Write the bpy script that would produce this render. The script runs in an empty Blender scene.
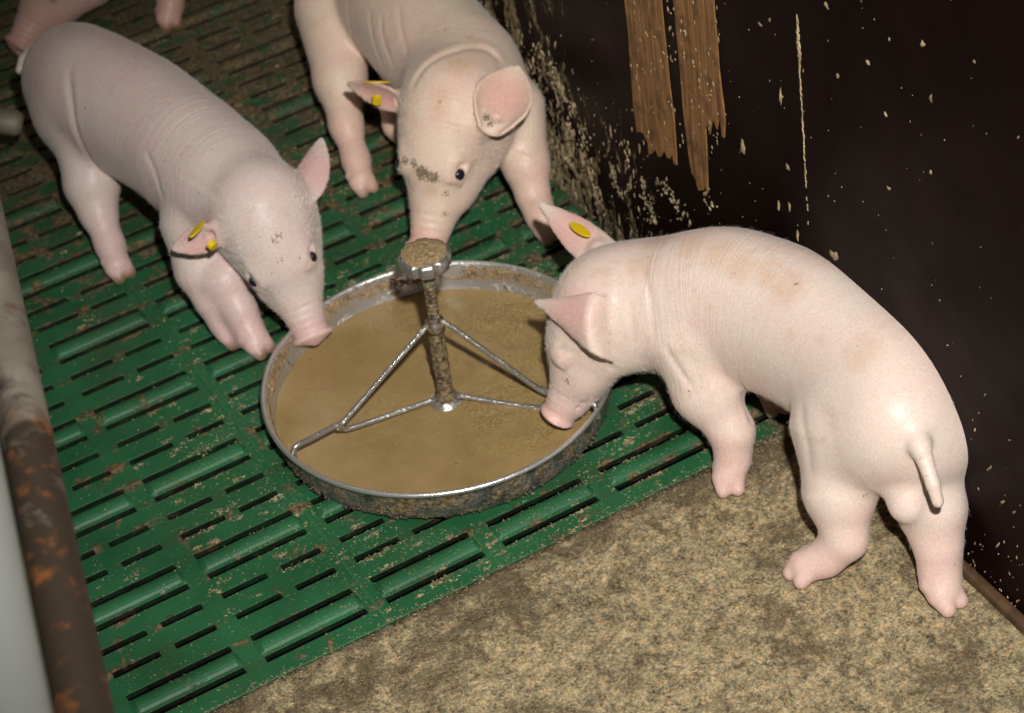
import bpy, bmesh, math, random
import numpy as np
from mathutils import Vector, Matrix, noise as mnoise

sc = bpy.context.scene
# ------------------------------------------------------------------ camera
FPX = 2424.86
CAM = np.array([-0.28455931, -2.32090585, 1.81782908])
FW = np.array([0.3122181, 0.69937257, -0.64296024])
RT = np.array([0.8632617, -0.49140546, -0.11532528])
UP = np.array([0.39660951, 0.51903631, 0.75716723])
cd = bpy.data.cameras.new('camera'); cam = bpy.data.objects.new('camera', cd)
sc.collection.objects.link(cam); sc.camera = cam
cd.sensor_fit = 'HORIZONTAL'; cd.sensor_width = 36.0; cd.lens = FPX / 1024 * 36.0
cd.clip_start = 0.05; cd.clip_end = 50
M = Matrix(((RT[0], UP[0], -FW[0], CAM[0]), (RT[1], UP[1], -FW[1], CAM[1]), (RT[2], UP[2], -FW[2], CAM[2]), (0, 0, 0, 1)))
cam.matrix_world = M
cd.dof.use_dof = True; cd.dof.focus_distance = 2.40; cd.dof.aperture_fstop = 7.0

# ------------------------------------------------------------------ light
sc.view_settings.view_transform = 'Standard'; sc.view_settings.look = 'None'
sc.view_settings.gamma = 1.0; sc.view_settings.exposure = 0.0
sc.view_settings.use_curve_mapping = False
w = bpy.data.worlds.new('barn_gloom'); sc.world = w; w.use_nodes = True
w.node_tree.nodes['Background'].inputs[0].default_value = (1.0, 0.93, 0.84, 1)
w.node_tree.nodes['Background'].inputs[1].default_value = 0.035
# the flash above the camera
ld = bpy.data.lights.new('camera_flash', 'SPOT'); lo = bpy.data.objects.new('camera_flash', ld)
sc.collection.objects.link(lo)
lp = CAM + UP * 0.26 + RT * 0.10
tgt = np.array([0.66, -0.52, 0.0])
lo.location = lp
lo.rotation_euler = Vector(tgt - lp).to_track_quat('-Z', 'Y').to_euler()
ld.energy = 330; ld.spot_size = math.radians(44); ld.spot_blend = 0.9; ld.shadow_soft_size = 0.035
ld.color = (1.0, 0.99, 0.975)
# a dim barn lamp high over the pen
ad = bpy.data.lights.new('barn_lamp', 'AREA'); ao = bpy.data.objects.new('barn_lamp', ad)
sc.collection.objects.link(ao); ad.shape = 'RECTANGLE'; ad.size = 1.2; ad.size_y = 0.2; ad.energy = 3
ad.color = (1, 0.9, 0.78); ao.location = (0.3, 0.4, 2.6)

# ------------------------------------------------------------------ helpers
def P(x, y, z=0.0):
    "point at height z seen at photo position x, y"
    d = FW + RT * (x - 512) / FPX - UP * (y - 356.5) / FPX
    return CAM + d * (z - CAM[2]) / d[2]
WX = 0.8099                      # the wall plane
def PW(x, y):
    d = FW + RT * (x - 512) / FPX - UP * (y - 356.5) / FPX
    p = CAM + d * (WX - CAM[0]) / d[0]
    return p[1], p[2]

def link(o, parent=None):
    sc.collection.objects.link(o)
    if parent is not None: o.parent = parent
    return o
def mesh_obj(name, verts, faces, mat, parent=None, smooth=True):
    me = bpy.data.meshes.new(name); me.from_pydata([tuple(map(float, v)) for v in verts], [], [tuple(f) for f in faces])
    if smooth: me.polygons.foreach_set('use_smooth', [True] * len(me.polygons))
    if mat: me.materials.append(mat)
    return link(bpy.data.objects.new(name, me), parent)
def bm_obj(name, bm, mat, parent=None, smooth=True):
    bmesh.ops.recalc_face_normals(bm, faces=bm.faces)
    me = bpy.data.meshes.new(name); bm.to_mesh(me); bm.free()
    if smooth: me.polygons.foreach_set('use_smooth', [True] * len(me.polygons))
    if mat: me.materials.append(mat)
    return link(bpy.data.objects.new(name, me), parent)
def empty(name, loc=(0, 0, 0)):
    o = bpy.data.objects.new(name, None); o.location = loc; o.empty_display_size = 0.05
    return link(o)
def tag(o, label=None, cat=None, group=None, kind=None):
    if label: o['label'] = label
    if cat: o['category'] = cat
    if group: o['group'] = group
    if kind: o['kind'] = kind
    return o
def box(bm, lo_, hi):
    v = [bm.verts.new((x, y, z)) for x in (lo_[0], hi[0]) for y in (lo_[1], hi[1]) for z in (lo_[2], hi[2])]
    for f in ((0, 1, 3, 2), (4, 6, 7, 5), (0, 4, 5, 1), (2, 3, 7, 6), (0, 2, 6, 4), (1, 5, 7, 3)):
        bm.faces.new([v[i] for i in f])
def bevel(o, w_, seg=2, ang=35):
    m = o.modifiers.new('bevel', 'BEVEL'); m.width = w_; m.segments = seg; m.limit_method = 'ANGLE'
    m.angle_limit = math.radians(ang); return m
def lathe(prof, n=96, closed=False, rfun=None):
    V = []; F = []; m = len(prof)
    for i in range(n):
        a = 2 * math.pi * i / n
        for j, (r, z) in enumerate(prof):
            rr = r * (rfun(a, j) if rfun else 1)
            V.append((rr * math.cos(a), rr * math.sin(a), z))
    for i in range(n):
        k = (i + 1) % n
        for j in range(m if closed else m - 1):
            l = (j + 1) % m
            F.append((i * m + j, k * m + j, k * m + l, i * m + l))
    return V, F
def tube(pts, rad, n=12, cap=True):
    pts = [np.array(p, float) for p in pts]
    V = []; F = []; prev = None
    for i, p in enumerate(pts):
        t = (pts[min(i + 1, len(pts) - 1)] - pts[max(i - 1, 0)]); t /= np.linalg.norm(t)
        if prev is None:
            a = np.array([0, 0, 1.0]) if abs(t[2]) < 0.9 else np.array([1.0, 0, 0])
        else: a = prev
        x = a - t * (a @ t); x /= np.linalg.norm(x); y = np.cross(t, x); prev = x
        r = rad[i] if hasattr(rad, '__len__') else rad
        for k in range(n):
            an = 2 * math.pi * k / n
            V.append(p + (x * math.cos(an) + y * math.sin(an)) * r)
    for i in range(len(pts) - 1):
        for k in range(n):
            l = (k + 1) % n
            F.append((i * n + k, i * n + l, (i + 1) * n + l, (i + 1) * n + k))
    if cap:
        F.append(tuple(range(n))[::-1]); F.append(tuple((len(pts) - 1) * n + k for k in range(n)))
    return V, F
def smooth_path(pts, sub=6):
    pts = [np.array(p, float) for p in pts]; out = []
    for i in range(len(pts) - 1):
        p0 = pts[max(i - 1, 0)]; p1 = pts[i]; p2 = pts[i + 1]; p3 = pts[min(i + 2, len(pts) - 1)]
        for s in range(sub):
            t = s / sub
            out.append(0.5 * ((2 * p1) + (-p0 + p2) * t + (2 * p0 - 5 * p1 + 4 * p2 - p3) * t * t + (-p0 + 3 * p1 - 3 * p2 + p3) * t ** 3))
    out.append(pts[-1]); return out

# ------------------------------------------------------------------ materials
S = 0.14194; PP = 0.14727; EY = -0.6366          # slat strip width, pattern length, edge of the slats
class NT:
    def __init__(s, name):
        s.m = bpy.data.materials.new(name); s.m.use_nodes = True; s.t = s.m.node_tree
        s.b = s.t.nodes['Principled BSDF']; s.tc = s.t.nodes.new('ShaderNodeTexCoord')
    def n(s, typ, **kw):
        nd = s.t.nodes.new(typ)
        for k, v in kw.items():
            if k.startswith('i_'):
                key = k[2:]; key = int(key) if key.isdigit() else key
                if isinstance(v, bpy.types.NodeSocket): s.t.links.new(v, nd.inputs[key])
                else: nd.inputs[key].default_value = v
            else: setattr(nd, k, v)
        return nd
    def set(s, key, v):
        if isinstance(v, bpy.types.NodeSocket): s.t.links.new(v, s.b.inputs[key])
        else: s.b.inputs[key].default_value = v
    def coord(s, scale=(1, 1, 1)):
        return s.n('ShaderNodeMapping', i_Vector=s.tc.outputs['Object'], i_Scale=scale).outputs[0]
    def noise(s, sc_, det=4, rough=0.55, vec=None, dist=0.0):
        return s.n('ShaderNodeTexNoise', i_Vector=vec or s.tc.outputs['Object'], i_Scale=sc_, i_Detail=det, i_Roughness=rough, i_Distortion=dist).outputs[0]
    def ramp(s, f, stops):
        r = s.n('ShaderNodeValToRGB', i_Fac=f); e = r.color_ramp.elements
        while len(e) < len(stops): e.new(0.5)
        for q, (p, c) in zip(e, stops):
            q.position = p; q.color = (c, c, c, 1) if not hasattr(c, '__len__') else (*c, 1)
        return r.outputs[0]
    def mix(s, f, a, b, mode='MIX'):
        m = s.n('ShaderNodeMix', data_type='RGBA', blend_type=mode)
        for k, v in ((0, f), (6, a), (7, b)):
            if isinstance(v, bpy.types.NodeSocket): s.t.links.new(v, m.inputs[k])
            else: m.inputs[k].default_value = v if k == 0 else (*v, 1)
        return m.outputs[2]
    def math(s, op, a, b=0.0, clamp=False):
        m = s.n('ShaderNodeMath', operation=op, use_clamp=clamp)
        for k, v in ((0, a), (1, b)):
            if isinstance(v, bpy.types.NodeSocket): s.t.links.new(v, m.inputs[k])
            else: m.inputs[k].default_value = v
        return m.outputs[0]
    def bump(s, h, strength=0.5, dist=0.002):
        b = s.n('ShaderNodeBump', i_Height=h, i_Strength=strength, i_Distance=dist)
        s.t.links.new(b.outputs[0], s.b.inputs['Normal'])

def simple(name, col, rough=0.5, metal=0.0, var=0.15, scale=60, bump=0.0):
    t = NT(name); nz = t.noise(scale)
    c = t.mix(t.ramp(nz, [(0.3, 0.0), (0.7, 1.0)]), tuple(v * (1 - var) for v in col), tuple(min(1, v * (1 + var)) for v in col))
    t.set('Base Color', c); t.set('Roughness', rough); t.set('Metallic', metal)
    if bump: t.bump(nz, bump, 0.001)
    return t.m

def m_slat():
    t = NT('green_plastic')
    sep = t.n('ShaderNodeSeparateXYZ', i_Vector=t.tc.outputs['Object'])
    g = t.mix(t.ramp(t.noise(9, 3), [(0.35, 0.0), (0.65, 1.0)]), (0.011, 0.080, 0.026), (0.020, 0.118, 0.042))
    # grime gets thicker towards the dunging end (+y) and near the bowl side
    back = t.math('MULTIPLY_ADD', sep.outputs[1], 0.34); back.node.inputs[2].default_value = 0.02
    back = t.math('MINIMUM', t.math('MAXIMUM', back, 0.0), 0.17)
    rightg = t.math('MULTIPLY', t.math('MAXIMUM', t.math('SUBTRACT', sep.outputs[0], 0.45), 0.0), 0.25)
    vv = t.math('FRACT', t.math('MULTIPLY', sep.outputs[1], -1.0 / PP)); dmin = None
    for o in (0.12, 0.365, 0.615, 0.875):
        dd = t.math('ABSOLUTE', t.math('SUBTRACT', vv, o)); dmin = dd if dmin is None else t.math('MINIMUM', dmin, dd)
    edge = t.math('MULTIPLY', t.ramp(dmin, [(0.030, 1.0), (0.075, 0.0)]), 0.075)
    grime = t.math('ADD', t.math('ADD', back, rightg), edge)
    n1 = t.math('ADD', t.noise(26, 6, 0.65, dist=0.6), grime)
    m1 = t.ramp(n1, [(0.615, 0.0), (0.68, 1.0)])
    brown = t.mix(t.ramp(t.noise(140, 3), [(0.4, 0.0), (0.6, 1.0)]), (0.060, 0.034, 0.014), (0.20, 0.13, 0.06))
    c = t.mix(m1, g, brown)
    film = t.ramp(t.math('ADD', t.noise(7, 4, 0.6), t.math('MULTIPLY', grime, 1.6)), [(0.55, 0.0), (0.85, 0.55)])
    c = t.mix(film, c, (0.040, 0.045, 0.016))
    crumbs = t.ramp(t.math('ADD', t.noise(330, 2, 0.5), t.math('MULTIPLY', grime, 0.25)), [(0.69, 0.0), (0.72, 1.0)])
    c = t.mix(crumbs, c, (0.26, 0.20, 0.10))
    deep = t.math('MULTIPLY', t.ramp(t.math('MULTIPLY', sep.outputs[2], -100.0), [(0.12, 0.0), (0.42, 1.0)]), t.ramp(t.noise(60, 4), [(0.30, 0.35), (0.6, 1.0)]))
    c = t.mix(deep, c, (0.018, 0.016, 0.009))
    t.set('Base Color', c)
    t.set('Roughness', t.ramp(t.math('MAXIMUM', m1, crumbs), [(0.0, 0.50), (1.0, 0.85)]))
    t.set('Specular IOR Level', 0.45)
    t.bump(t.math('ADD', t.math('MULTIPLY', m1, 0.7), t.math('ADD', t.math('MULTIPLY', t.noise(110, 5, 0.7), 0.7), t.math('MULTIPLY', crumbs, .5))), 0.55, 0.002)
    return t.m
def m_concrete():
    t = NT('soiled_concrete')
    fine = t.math('ADD', t.math('MULTIPLY', t.noise(300, 4, 0.8), 0.55), t.math('MULTIPLY', t.noise(55, 8, 0.75), 0.45))
    base = t.mix(t.ramp(fine, [(0.40, 0.0), (0.60, 1.0)]), (0.075, 0.052, 0.026), (0.90, 0.72, 0.45))
    tone = t.ramp(t.noise(120, 5, 0.75), [(0.38, (0.60, 0.66, 0.58)), (0.50, (0.95, 0.93, 0.84)), (0.62, (1.15, 1.0, 0.76))])
    c = t.mix(1.0, base, tone, 'MULTIPLY')
    sep = t.n('ShaderNodeSeparateXYZ', i_Vector=t.tc.outputs['Object'])
    near = t.math('MULTIPLY', t.math('MAXIMUM', t.math('MULTIPLY_ADD', sep.outputs[1], 12.0), 0.0), 0.10)
    near.node.inputs[0].links[0].from_node.inputs[0].links[0].from_node.inputs[2].default_value = 12.0 * 0.72
    blot = t.ramp(t.math('ADD', t.noise(12, 9, 0.80, dist=0.5), near), [(0.50, 0.0), (0.60, 0.75)])
    c = t.mix(blot, c, (0.085, 0.050, 0.018))
    grey = t.ramp(t.noise(22, 8, 0.75), [(0.55, 0.0), (0.68, 0.55)])
    c = t.mix(grey, c, (0.10, 0.095, 0.072))
    sp = t.ramp(t.noise(480, 3, 0.7), [(0.62, 0.0), (0.68, 0.9)])
    c = t.mix(sp, c, (0.60, 0.52, 0.34))
    t.set('Base Color', c); t.set('Roughness', 0.72)
    t.bump(t.noise(230, 6, 0.8), 1.0, 0.004)
    return t.m
def m_wall():
    t = NT('dark_film_board')
    v = t.coord((1, 1, 0.35))
    c = t.mix(t.ramp(t.noise(5, 4), [(0.35, 0.0), (0.7, 1.0)]), (0.0046, 0.0015, 0.0011), (0.0088, 0.0028, 0.0020))
    sm = t.ramp(t.noise(30, 6, 0.7, vec=v), [(0.58, 0.0), (0.85, 0.30)])
    c = t.mix(sm, c, (0.016, 0.008, 0.006))
    # a crust of dried feed low on the board behind the bowl
    sep = t.n('ShaderNodeSeparateXYZ', i_Vector=t.tc.outputs['Object'])
    ry = t.math('MULTIPLY', t.math('ABSOLUTE', t.math('SUBTRACT', sep.outputs[1], 0.02)), 1.0)
    reg = t.math('SUBTRACT', 0.33, t.math('ADD', t.math('MULTIPLY', ry, 0.62), t.math('MULTIPLY', t.math('ABSOLUTE', sep.outputs[2]), 0.75)))
    cn = t.math('ADD', t.noise(55, 9, 0.72, vec=t.coord((1, 1, 0.33)), dist=0.5), t.math('MULTIPLY', reg, 0.75))
    cm = t.ramp(cn, [(0.625, 0.0), (0.655, 1.0)])
    c = t.mix(cm, c, t.mix(t.ramp(t.noise(150, 4, 0.7), [(0.35, 0.0), (0.65, 1.0)]), (0.050, 0.040, 0.024), (0.30, 0.235, 0.125)))
    t.set('Base Color', c); t.set('Roughness', t.math('MAXIMUM', t.ramp(t.noise(12, 4), [(0.3, 0.38), (0.7, 0.55)]), cm))
    t.set('Specular IOR Level', 0.08)
    t.bump(t.math('ADD', t.math('MULTIPLY', t.noise(45, 5), 0.3), cm), 0.5, 0.002)
    return t.m
def m_wood():
    t = NT('bare_veneer')
    v = t.coord((1, 1, 0.045))
    g = t.noise(230, 5, 0.7, vec=v, dist=0.3)
    c = t.mix(t.ramp(g, [(0.3, 0.0), (0.7, 1.0)]), (0.085, 0.030, 0.008), (0.44, 0.22, 0.075))
    d = t.ramp(t.noise(45, 5, 0.7), [(0.50, 0.0), (0.66, 0.8)])
    c = t.mix(d, c, (0.085, 0.045, 0.018))
    t.set('Base Color', c); t.set('Roughness', 0.65); t.bump(g, 0.6, 0.002)
    return t.m
def m_steel(name, dirt=0.5, col=(0.46, 0.44, 0.40), thr=0.50, rough=0.24, outer=False):
    t = NT(name)
    n = t.noise(38, 6, 0.68, dist=0.4)
    if outer:
        v = t.n('ShaderNodeVectorMath', operation='MULTIPLY', i_0=t.tc.outputs['Object'], i_1=(1, 1, 0)).outputs[0]
        r = t.n('ShaderNodeVectorMath', operation='LENGTH', i_0=v).outputs['Value']
        sx = t.n('ShaderNodeSeparateXYZ', i_Vector=t.tc.outputs['Normal'])
        ox = t.n('ShaderNodeVectorMath', operation='DOT_PRODUCT', i_0=t.tc.outputs['Normal'], i_1=t.tc.outputs['Object']).outputs['Value']
        n = t.math('ADD', n, t.math('MULTIPLY', t.math('GREATER_THAN', ox, 0.05), 0.10))
    mk = t.ramp(n, [(thr, 0.0), (thr + 0.09, 1.0)])
    br = t.mix(t.ramp(t.noise(190, 3), [(0.35, 0.0), (0.65, 1.0)]), (0.035, 0.026, 0.016), (0.30, 0.21, 0.10))
    base = t.mix(t.math('MULTIPLY', t.math('GREATER_THAN', ox, 0.05), t.ramp(t.noise(45, 5, .7), [(.35, .35), (.6, .9)])), col, (0.10, 0.095, 0.085)) if outer else col
    t.set('Base Color', t.mix(mk, base, br))
    t.set('Metallic', t.ramp(mk, [(0.0, 0.78), (1.0, 0.0)]))
    t.set('Roughness', t.ramp(mk, [(0.0, rough), (1.0, 0.75)]))
    t.bump(t.math('ADD', mk, t.math('MULTIPLY', t.noise(260, 4, 0.7), 0.6)), dirt, 0.0025)
    return t.m
def m_feed():
    t = NT('wet_mash')
    sep = t.n('ShaderNodeSeparateXYZ', i_Vector=t.tc.outputs['Object'])
    gr = t.math('ADD', t.noise(9, 5, 0.6, dist=0.3), t.math('MULTIPLY', sep.outputs[0], 0.75))
    gm = t.ramp(gr, [(0.48, 0.0), (0.62, 1.0)])
    liquid = t.mix(t.ramp(t.noise(14, 4), [(0.3, 0.0), (0.7, 1.0)]), (0.250, 0.165, 0.060), (0.345, 0.235, 0.100))
    grain = t.mix(t.ramp(t.noise(330, 4, 0.7), [(0.32, 0.0), (0.68, 1.0)]), (0.14, 0.085, 0.028), (0.46, 0.32, 0.125))
    c = t.mix(gm, liquid, grain)
    c = t.mix(t.ramp(t.noise(200, 3, 0.6), [(0.60, 0.0), (0.68, 0.45)]), c, (0.42, 0.30, 0.12))
    sp = t.ramp(t.noise(130, 2), [(0.70, 0.0), (0.74, 0.8)])
    c = t.mix(sp, c, (0.12, 0.075, 0.03))
    t.set('Base Color', c); t.set('Roughness', t.ramp(gm, [(0.0, 0.22), (1.0, 0.42)]))
    t.bump(t.math('ADD', t.math('MULTIPLY', t.math('MULTIPLY', t.noise(330, 4, 0.7), gm), 0.7), t.math('MULTIPLY', t.noise(30, 3), 0.25)), 0.6, 0.003)
    return t.m
RAILSEP = []
def m_rail():
    t = NT('rusty_pipe')
    base = t.mix(t.ramp(t.noise(20, 4), [(0.35, 0.0), (0.7, 1.0)]), (0.17, 0.14, 0.10), (0.30, 0.26, 0.195))
    sep = t.n('ShaderNodeSeparateXYZ', i_Vector=t.tc.outputs['Object'])
    r = t.ramp(t.math('SUBTRACT', t.noise(14, 6, 0.65, dist=0.3), t.math('MULTIPLY_ADD', sep.outputs[1], 1.2)), [(0.46, 0.0), (0.60, 1.0)])
    RAILSEP.append(r)
    c = t.mix(r, base, (0.050, 0.034, 0.020))
    o = t.ramp(t.noise(22, 6, 0.7), [(0.52, 0.0), (0.64, 1.0)])
    c = t.mix(t.math('MULTIPLY', r, o), c, (0.28, 0.10, 0.03))
    t.set('Base Color', c); t.set('Roughness', 0.6); t.set('Metallic', 0.15); t.bump(t.noise(60, 5), 0.4, 0.002)
    return t.m
def m_skin(name, base, pink, seed=0.0, dirtcol=(0.16, 0.11, 0.06), blot=0.5):
    t = NT(name)
    at = t.n('ShaderNodeAttribute', attribute_name='zones'); sp = t.n('ShaderNodeSeparateColor', i_Color=at.outputs[0])
    off = t.n('ShaderNodeMapping', i_Vector=t.tc.outputs['Object'], i_Location=(seed, seed * 2, seed)).outputs[0]
    mott = t.ramp(t.noise(14, 5, 0.6, vec=off), [(0.38, 0.0), (0.72, blot)])
    c = t.mix(mott, base, pink)
    c = t.mix(sp.outputs[0], c, tuple(v * k for v, k in zip(pink, (1.0, 0.84, 0.86))))
    fine = t.ramp(t.noise(420, 2, vec=off), [(0.35, 0.93), (0.65, 1.05)])
    c = t.mix(1.0, c, fine, 'MULTIPLY')
    tan = t.ramp(t.noise(19, 6, 0.7, vec=off, dist=0.4), [(0.58, 0.0), (0.72, 0.45)])
    c = t.mix(tan, c, (base[0] * 0.72, base[1] * 0.60, base[2] * 0.44))
    stn = t.ramp(t.math('MULTIPLY', t.math('ADD', at.outputs['Alpha'], 0.0), t.math('MULTIPLY', t.noise(70, 5, 0.7, vec=off), 2.0)), [(0.25, 0.0), (1.1, 0.55)])
    c = t.mix(stn, c, (base[0] * 0.80, base[1] * 0.66, base[2] * 0.52))
    # dirt: attribute picks where, noise breaks it up
    dm = t.ramp(t.math('ADD', t.math('MULTIPLY', sp.outputs[1], 0.8), t.math('MULTIPLY', t.math('SUBTRACT', t.noise(330, 3, 0.6, vec=off), 0.5), 2.2)), [(0.48, 0.0), (0.62, 0.9)])
    c = t.mix(dm, c, dirtcol)
    c = t.mix(t.math('MULTIPLY', sp.outputs[2], 0.9), c, (0.20, 0.11, 0.045))
    fl = t.ramp(t.noise(95, 2, 0.5, vec=off), [(0.755, 0.0), (0.775, 0.75)])
    c = t.mix(fl, c, (0.20, 0.11, 0.06))
    t.set('Base Color', c); t.set('Roughness', 0.43); t.set('Specular IOR Level', 0.35)
    t.set('Subsurface Weight', 0.22); t.set('Subsurface Radius', (1.0, 0.35, 0.18)); t.set('Subsurface Scale', 0.006)
    t.set('Sheen Weight', 0.12); t.set('Sheen Roughness', 0.4)
    h = t.math('ADD', t.math('MULTIPLY', t.noise(190, 4, 0.65, vec=off), 0.22), t.math('MULTIPLY', t.noise(32, 4, vec=off), 0.6))
    fa = t.n('ShaderNodeAttribute', attribute_name='fold'); fs = t.n('ShaderNodeSeparateXYZ', i_Vector=fa.outputs[1])
    wr = t.noise(70, 3, 0.5, vec=fa.outputs[1], dist=0.2)
    h = t.math('ADD', h, t.math('MULTIPLY', wr, t.math('MULTIPLY_ADD', fs.outputs[2], 0.7)))
    t.bump(h, 0.42, 0.0026)
    return t.m

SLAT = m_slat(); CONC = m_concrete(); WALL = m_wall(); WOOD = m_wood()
STEEL = m_steel('stainless_steel', 0.5, col=(0.60, 0.58, 0.54), thr=0.55, rough=0.32, outer=True); RIM = m_steel('rim_steel', 0.3, col=(0.66, 0.64, 0.60), thr=0.66, rough=0.28); CRUST = m_steel('crusted_steel', 0.9, thr=0.40); WIRE = m_steel('wire_steel', 0.5, thr=0.56, rough=0.2)
FEED = m_feed(); RAIL = m_rail()
YEL = simple('yellow_tag_plastic', (0.72, 0.50, 0.012), 0.35, 0, 0.1)
EYE = simple('wet_dark_eye', (0.012, 0.010, 0.014), 0.08, 0, 0.2)
DARKPIT = simple('slurry', (0.008, 0.008, 0.006), 0.5)
CHAFF = simple('dry_feed_crumbs', (0.29, 0.22, 0.12), 0.85, 0, 0.8, 160)
SPLAT = simple('dried_splatter', (0.33, 0.25, 0.14), 0.75, 0, 0.75, 45)
PVC = simple('white_pvc', (0.46, 0.47, 0.43), 0.4, 0, 0.05, 8)
BATTEN = simple('wet_wood_batten', (0.075, 0.040, 0.018), 0.6, 0, 0.5, 40, 0.4)
HAIR = simple('pale_bristle', (0.80, 0.72, 0.60), 0.5)
HORN = simple('horn', (0.24, 0.15, 0.08), 0.5)

# ------------------------------------------------------------------ the setting
S = 0.14194; PP = 0.14727; EY = -0.6366
def build_slats():
    X = []; Y = []
    i0, i1 = -7, 5
    for i in range(i0, i1 + 1):
        for u in (0.085, 0.46, 0.585, 0.915): X.append((i + u) * S)
    X = sorted(X + [i0 * S] + [min(WX, i1 * S + S)]); X = [x for x in X if x <= WX]
    offs = (0.12, 0.365, 0.615, 0.875); hw = 0.030
    Y = [EY]; holes = []
    j0, j1 = -9, 5
    for j in range(j0, j1 + 1):
        for k, o in enumerate(offs):
            yc = -(j + o) * PP
            if yc - hw * PP < EY + 0.004 or yc > 1.25: continue
            Y += [yc - hw * PP, yc + hw * PP]; holes.append((yc, k in (0, 3)))
    Y.append(1.28); Y = sorted(Y)
    def hole(xc, yc):
        u = (xc / S) % 1.0
        for h, lg in holes:
            if abs(yc - h) < hw * PP:
                if lg: return 0.085 < u < 0.915
                return 0.085 < u < 0.46 or 0.585 < u < 0.915
        return False
    nx, ny = len(X) - 1, len(Y) - 1
    solid = [[not hole((X[a] + X[a + 1]) / 2, (Y[b] + Y[b + 1]) / 2) for b in range(ny)] for a in range(nx)]
    TH = 0.013
    low = {}
    for h_, _ in holes:
        low[min(range(len(Y)), key=lambda q: abs(Y[q] - (h_ - hw * PP)))] = -0.006; low[min(range(len(Y)), key=lambda q: abs(Y[q] - (h_ + hw * PP)))] = 0.006
    V = {}; verts = []; F = []
    def v(a, b, lv):
        k = (a, b, lv)
        if k not in V: V[k] = len(verts); verts.append((X[a], Y[b] + (low.get(b, 0.0) if lv else 0.0), 0.0 if lv == 0 else -TH))
        return V[k]
    for a in range(nx):
        for b in range(ny):
            if not solid[a][b]: continue
            F.append((v(a, b, 0), v(a + 1, b, 0), v(a + 1, b + 1, 0), v(a, b + 1, 0)))
            for (da, db, e0, e1) in ((-1, 0, (a, b + 1), (a, b)), (1, 0, (a + 1, b), (a + 1, b + 1)), (0, -1, (a, b), (a + 1, b)), (0, 1, (a + 1, b + 1), (a, b + 1))):
                A, B = a + da, b + db
                if 0 <= A < nx and 0 <= B < ny and solid[A][B]: continue
                F.append((v(*e0, 0), v(*e0, 1), v(*e1, 1), v(*e1, 0)))
    # raised half-round bars between each pair of long slots
    for i in range(i0, i1 + 1):
        for j in range(j0, j1):
            yc = -(j + 0.9975) * PP
            if yc - 0.02 < EY: continue
            xa, xb = (i + 0.07) * S, min((i + 0.93) * S, WX - 0.004)
            if xa > WX: continue
            n = 9; R = 0.0118; base = len(verts)
            for (x, s_) in ((xa, 0.25), (xa + 0.006, 1.0), (xb - 0.006, 1.0), (xb, 0.25)):
                for k in range(n):
                    an = math.pi * k / (n - 1)
                    verts.append((x, yc + R * math.cos(an), -0.001 + 0.0075 * s_ * math.sin(an)))
            for q in range(3):
                for k in range(n - 1):
                    F.append((base + q * n + k, base + q * n + k + 1, base + (q + 1) * n + k + 1, base + (q + 1) * n + k))
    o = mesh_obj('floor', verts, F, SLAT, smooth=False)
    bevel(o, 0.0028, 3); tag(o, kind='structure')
    o['label'] = 'green plastic slatted floor with rows of slots and raised ridges'
    return o
build_slats()
# seam strips between the floor panels
bm = bmesh.new()
for i in (2,):
    box(bm, (i * S - 0.0035, EY + 0.004, -0.004), (i * S + 0.0035, 1.25, 0.0014))
tag(bevel(bm_obj('trim_1', bm, SLAT), 0.001).id_data, kind='structure')
bm = bmesh.new(); box(bm, (-1.1, -0.64, -0.42), (WX, 1.3, -0.40))
tag(bm_obj('floor', bm, DARKPIT, smooth=False), kind='structure')
# concrete lying area: gridded and slightly uneven
def build_concrete():
    nx, ny = 150, 90; x0, x1, y0, y1 = -1.1, WX, EY - 0.9, EY - 0.0015
    V = []; F = []
    for i in range(nx + 1):
        for j in range(ny + 1):
            x = x0 + (x1 - x0) * i / nx; y = y0 + (y1 - y0) * (j / ny)
            if j == ny: y += 0.003 * mnoise.noise(Vector((x * 40, 0, 3)))
            z = 0.0015 * mnoise.noise(Vector((x * 18, y * 18, 0))) + 0.001 * mnoise.noise(Vector((x * 70, y * 70, 0))) - 0.001
            V.append((x, y, z))
    n = ny + 1
    for i in range(nx):
        for j in range(ny): F.append((i * n + j, (i + 1) * n + j, (i + 1) * n + j + 1, i * n + j + 1))
    b = len(V)
    ring = [i * n + ny for i in range(nx + 1)]
    for r in ring: V.append((V[r][0], V[r][1], -0.41))
    for q in range(nx): F.append((ring[q], ring[q + 1], b + q + 1, b + q))
    tag(mesh_obj('floor', V, F, CONC), kind='structure')
build_concrete()
bm = bmesh.new(); box(bm, (WX, -1.6, -0.42), (WX + 0.03, 1.5, 1.25))
wall = tag(bm_obj('wall_right', bm, WALL, smooth=False), kind='structure')
bm = bmesh.new(); box(bm, (WX - 0.012, -1.6, -0.006), (WX - 0.0002, EY, 0.010))
tag(bevel(bm_obj('baseboard_right', bm, BATTEN), 0.003).id_data, kind='structure')

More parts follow.
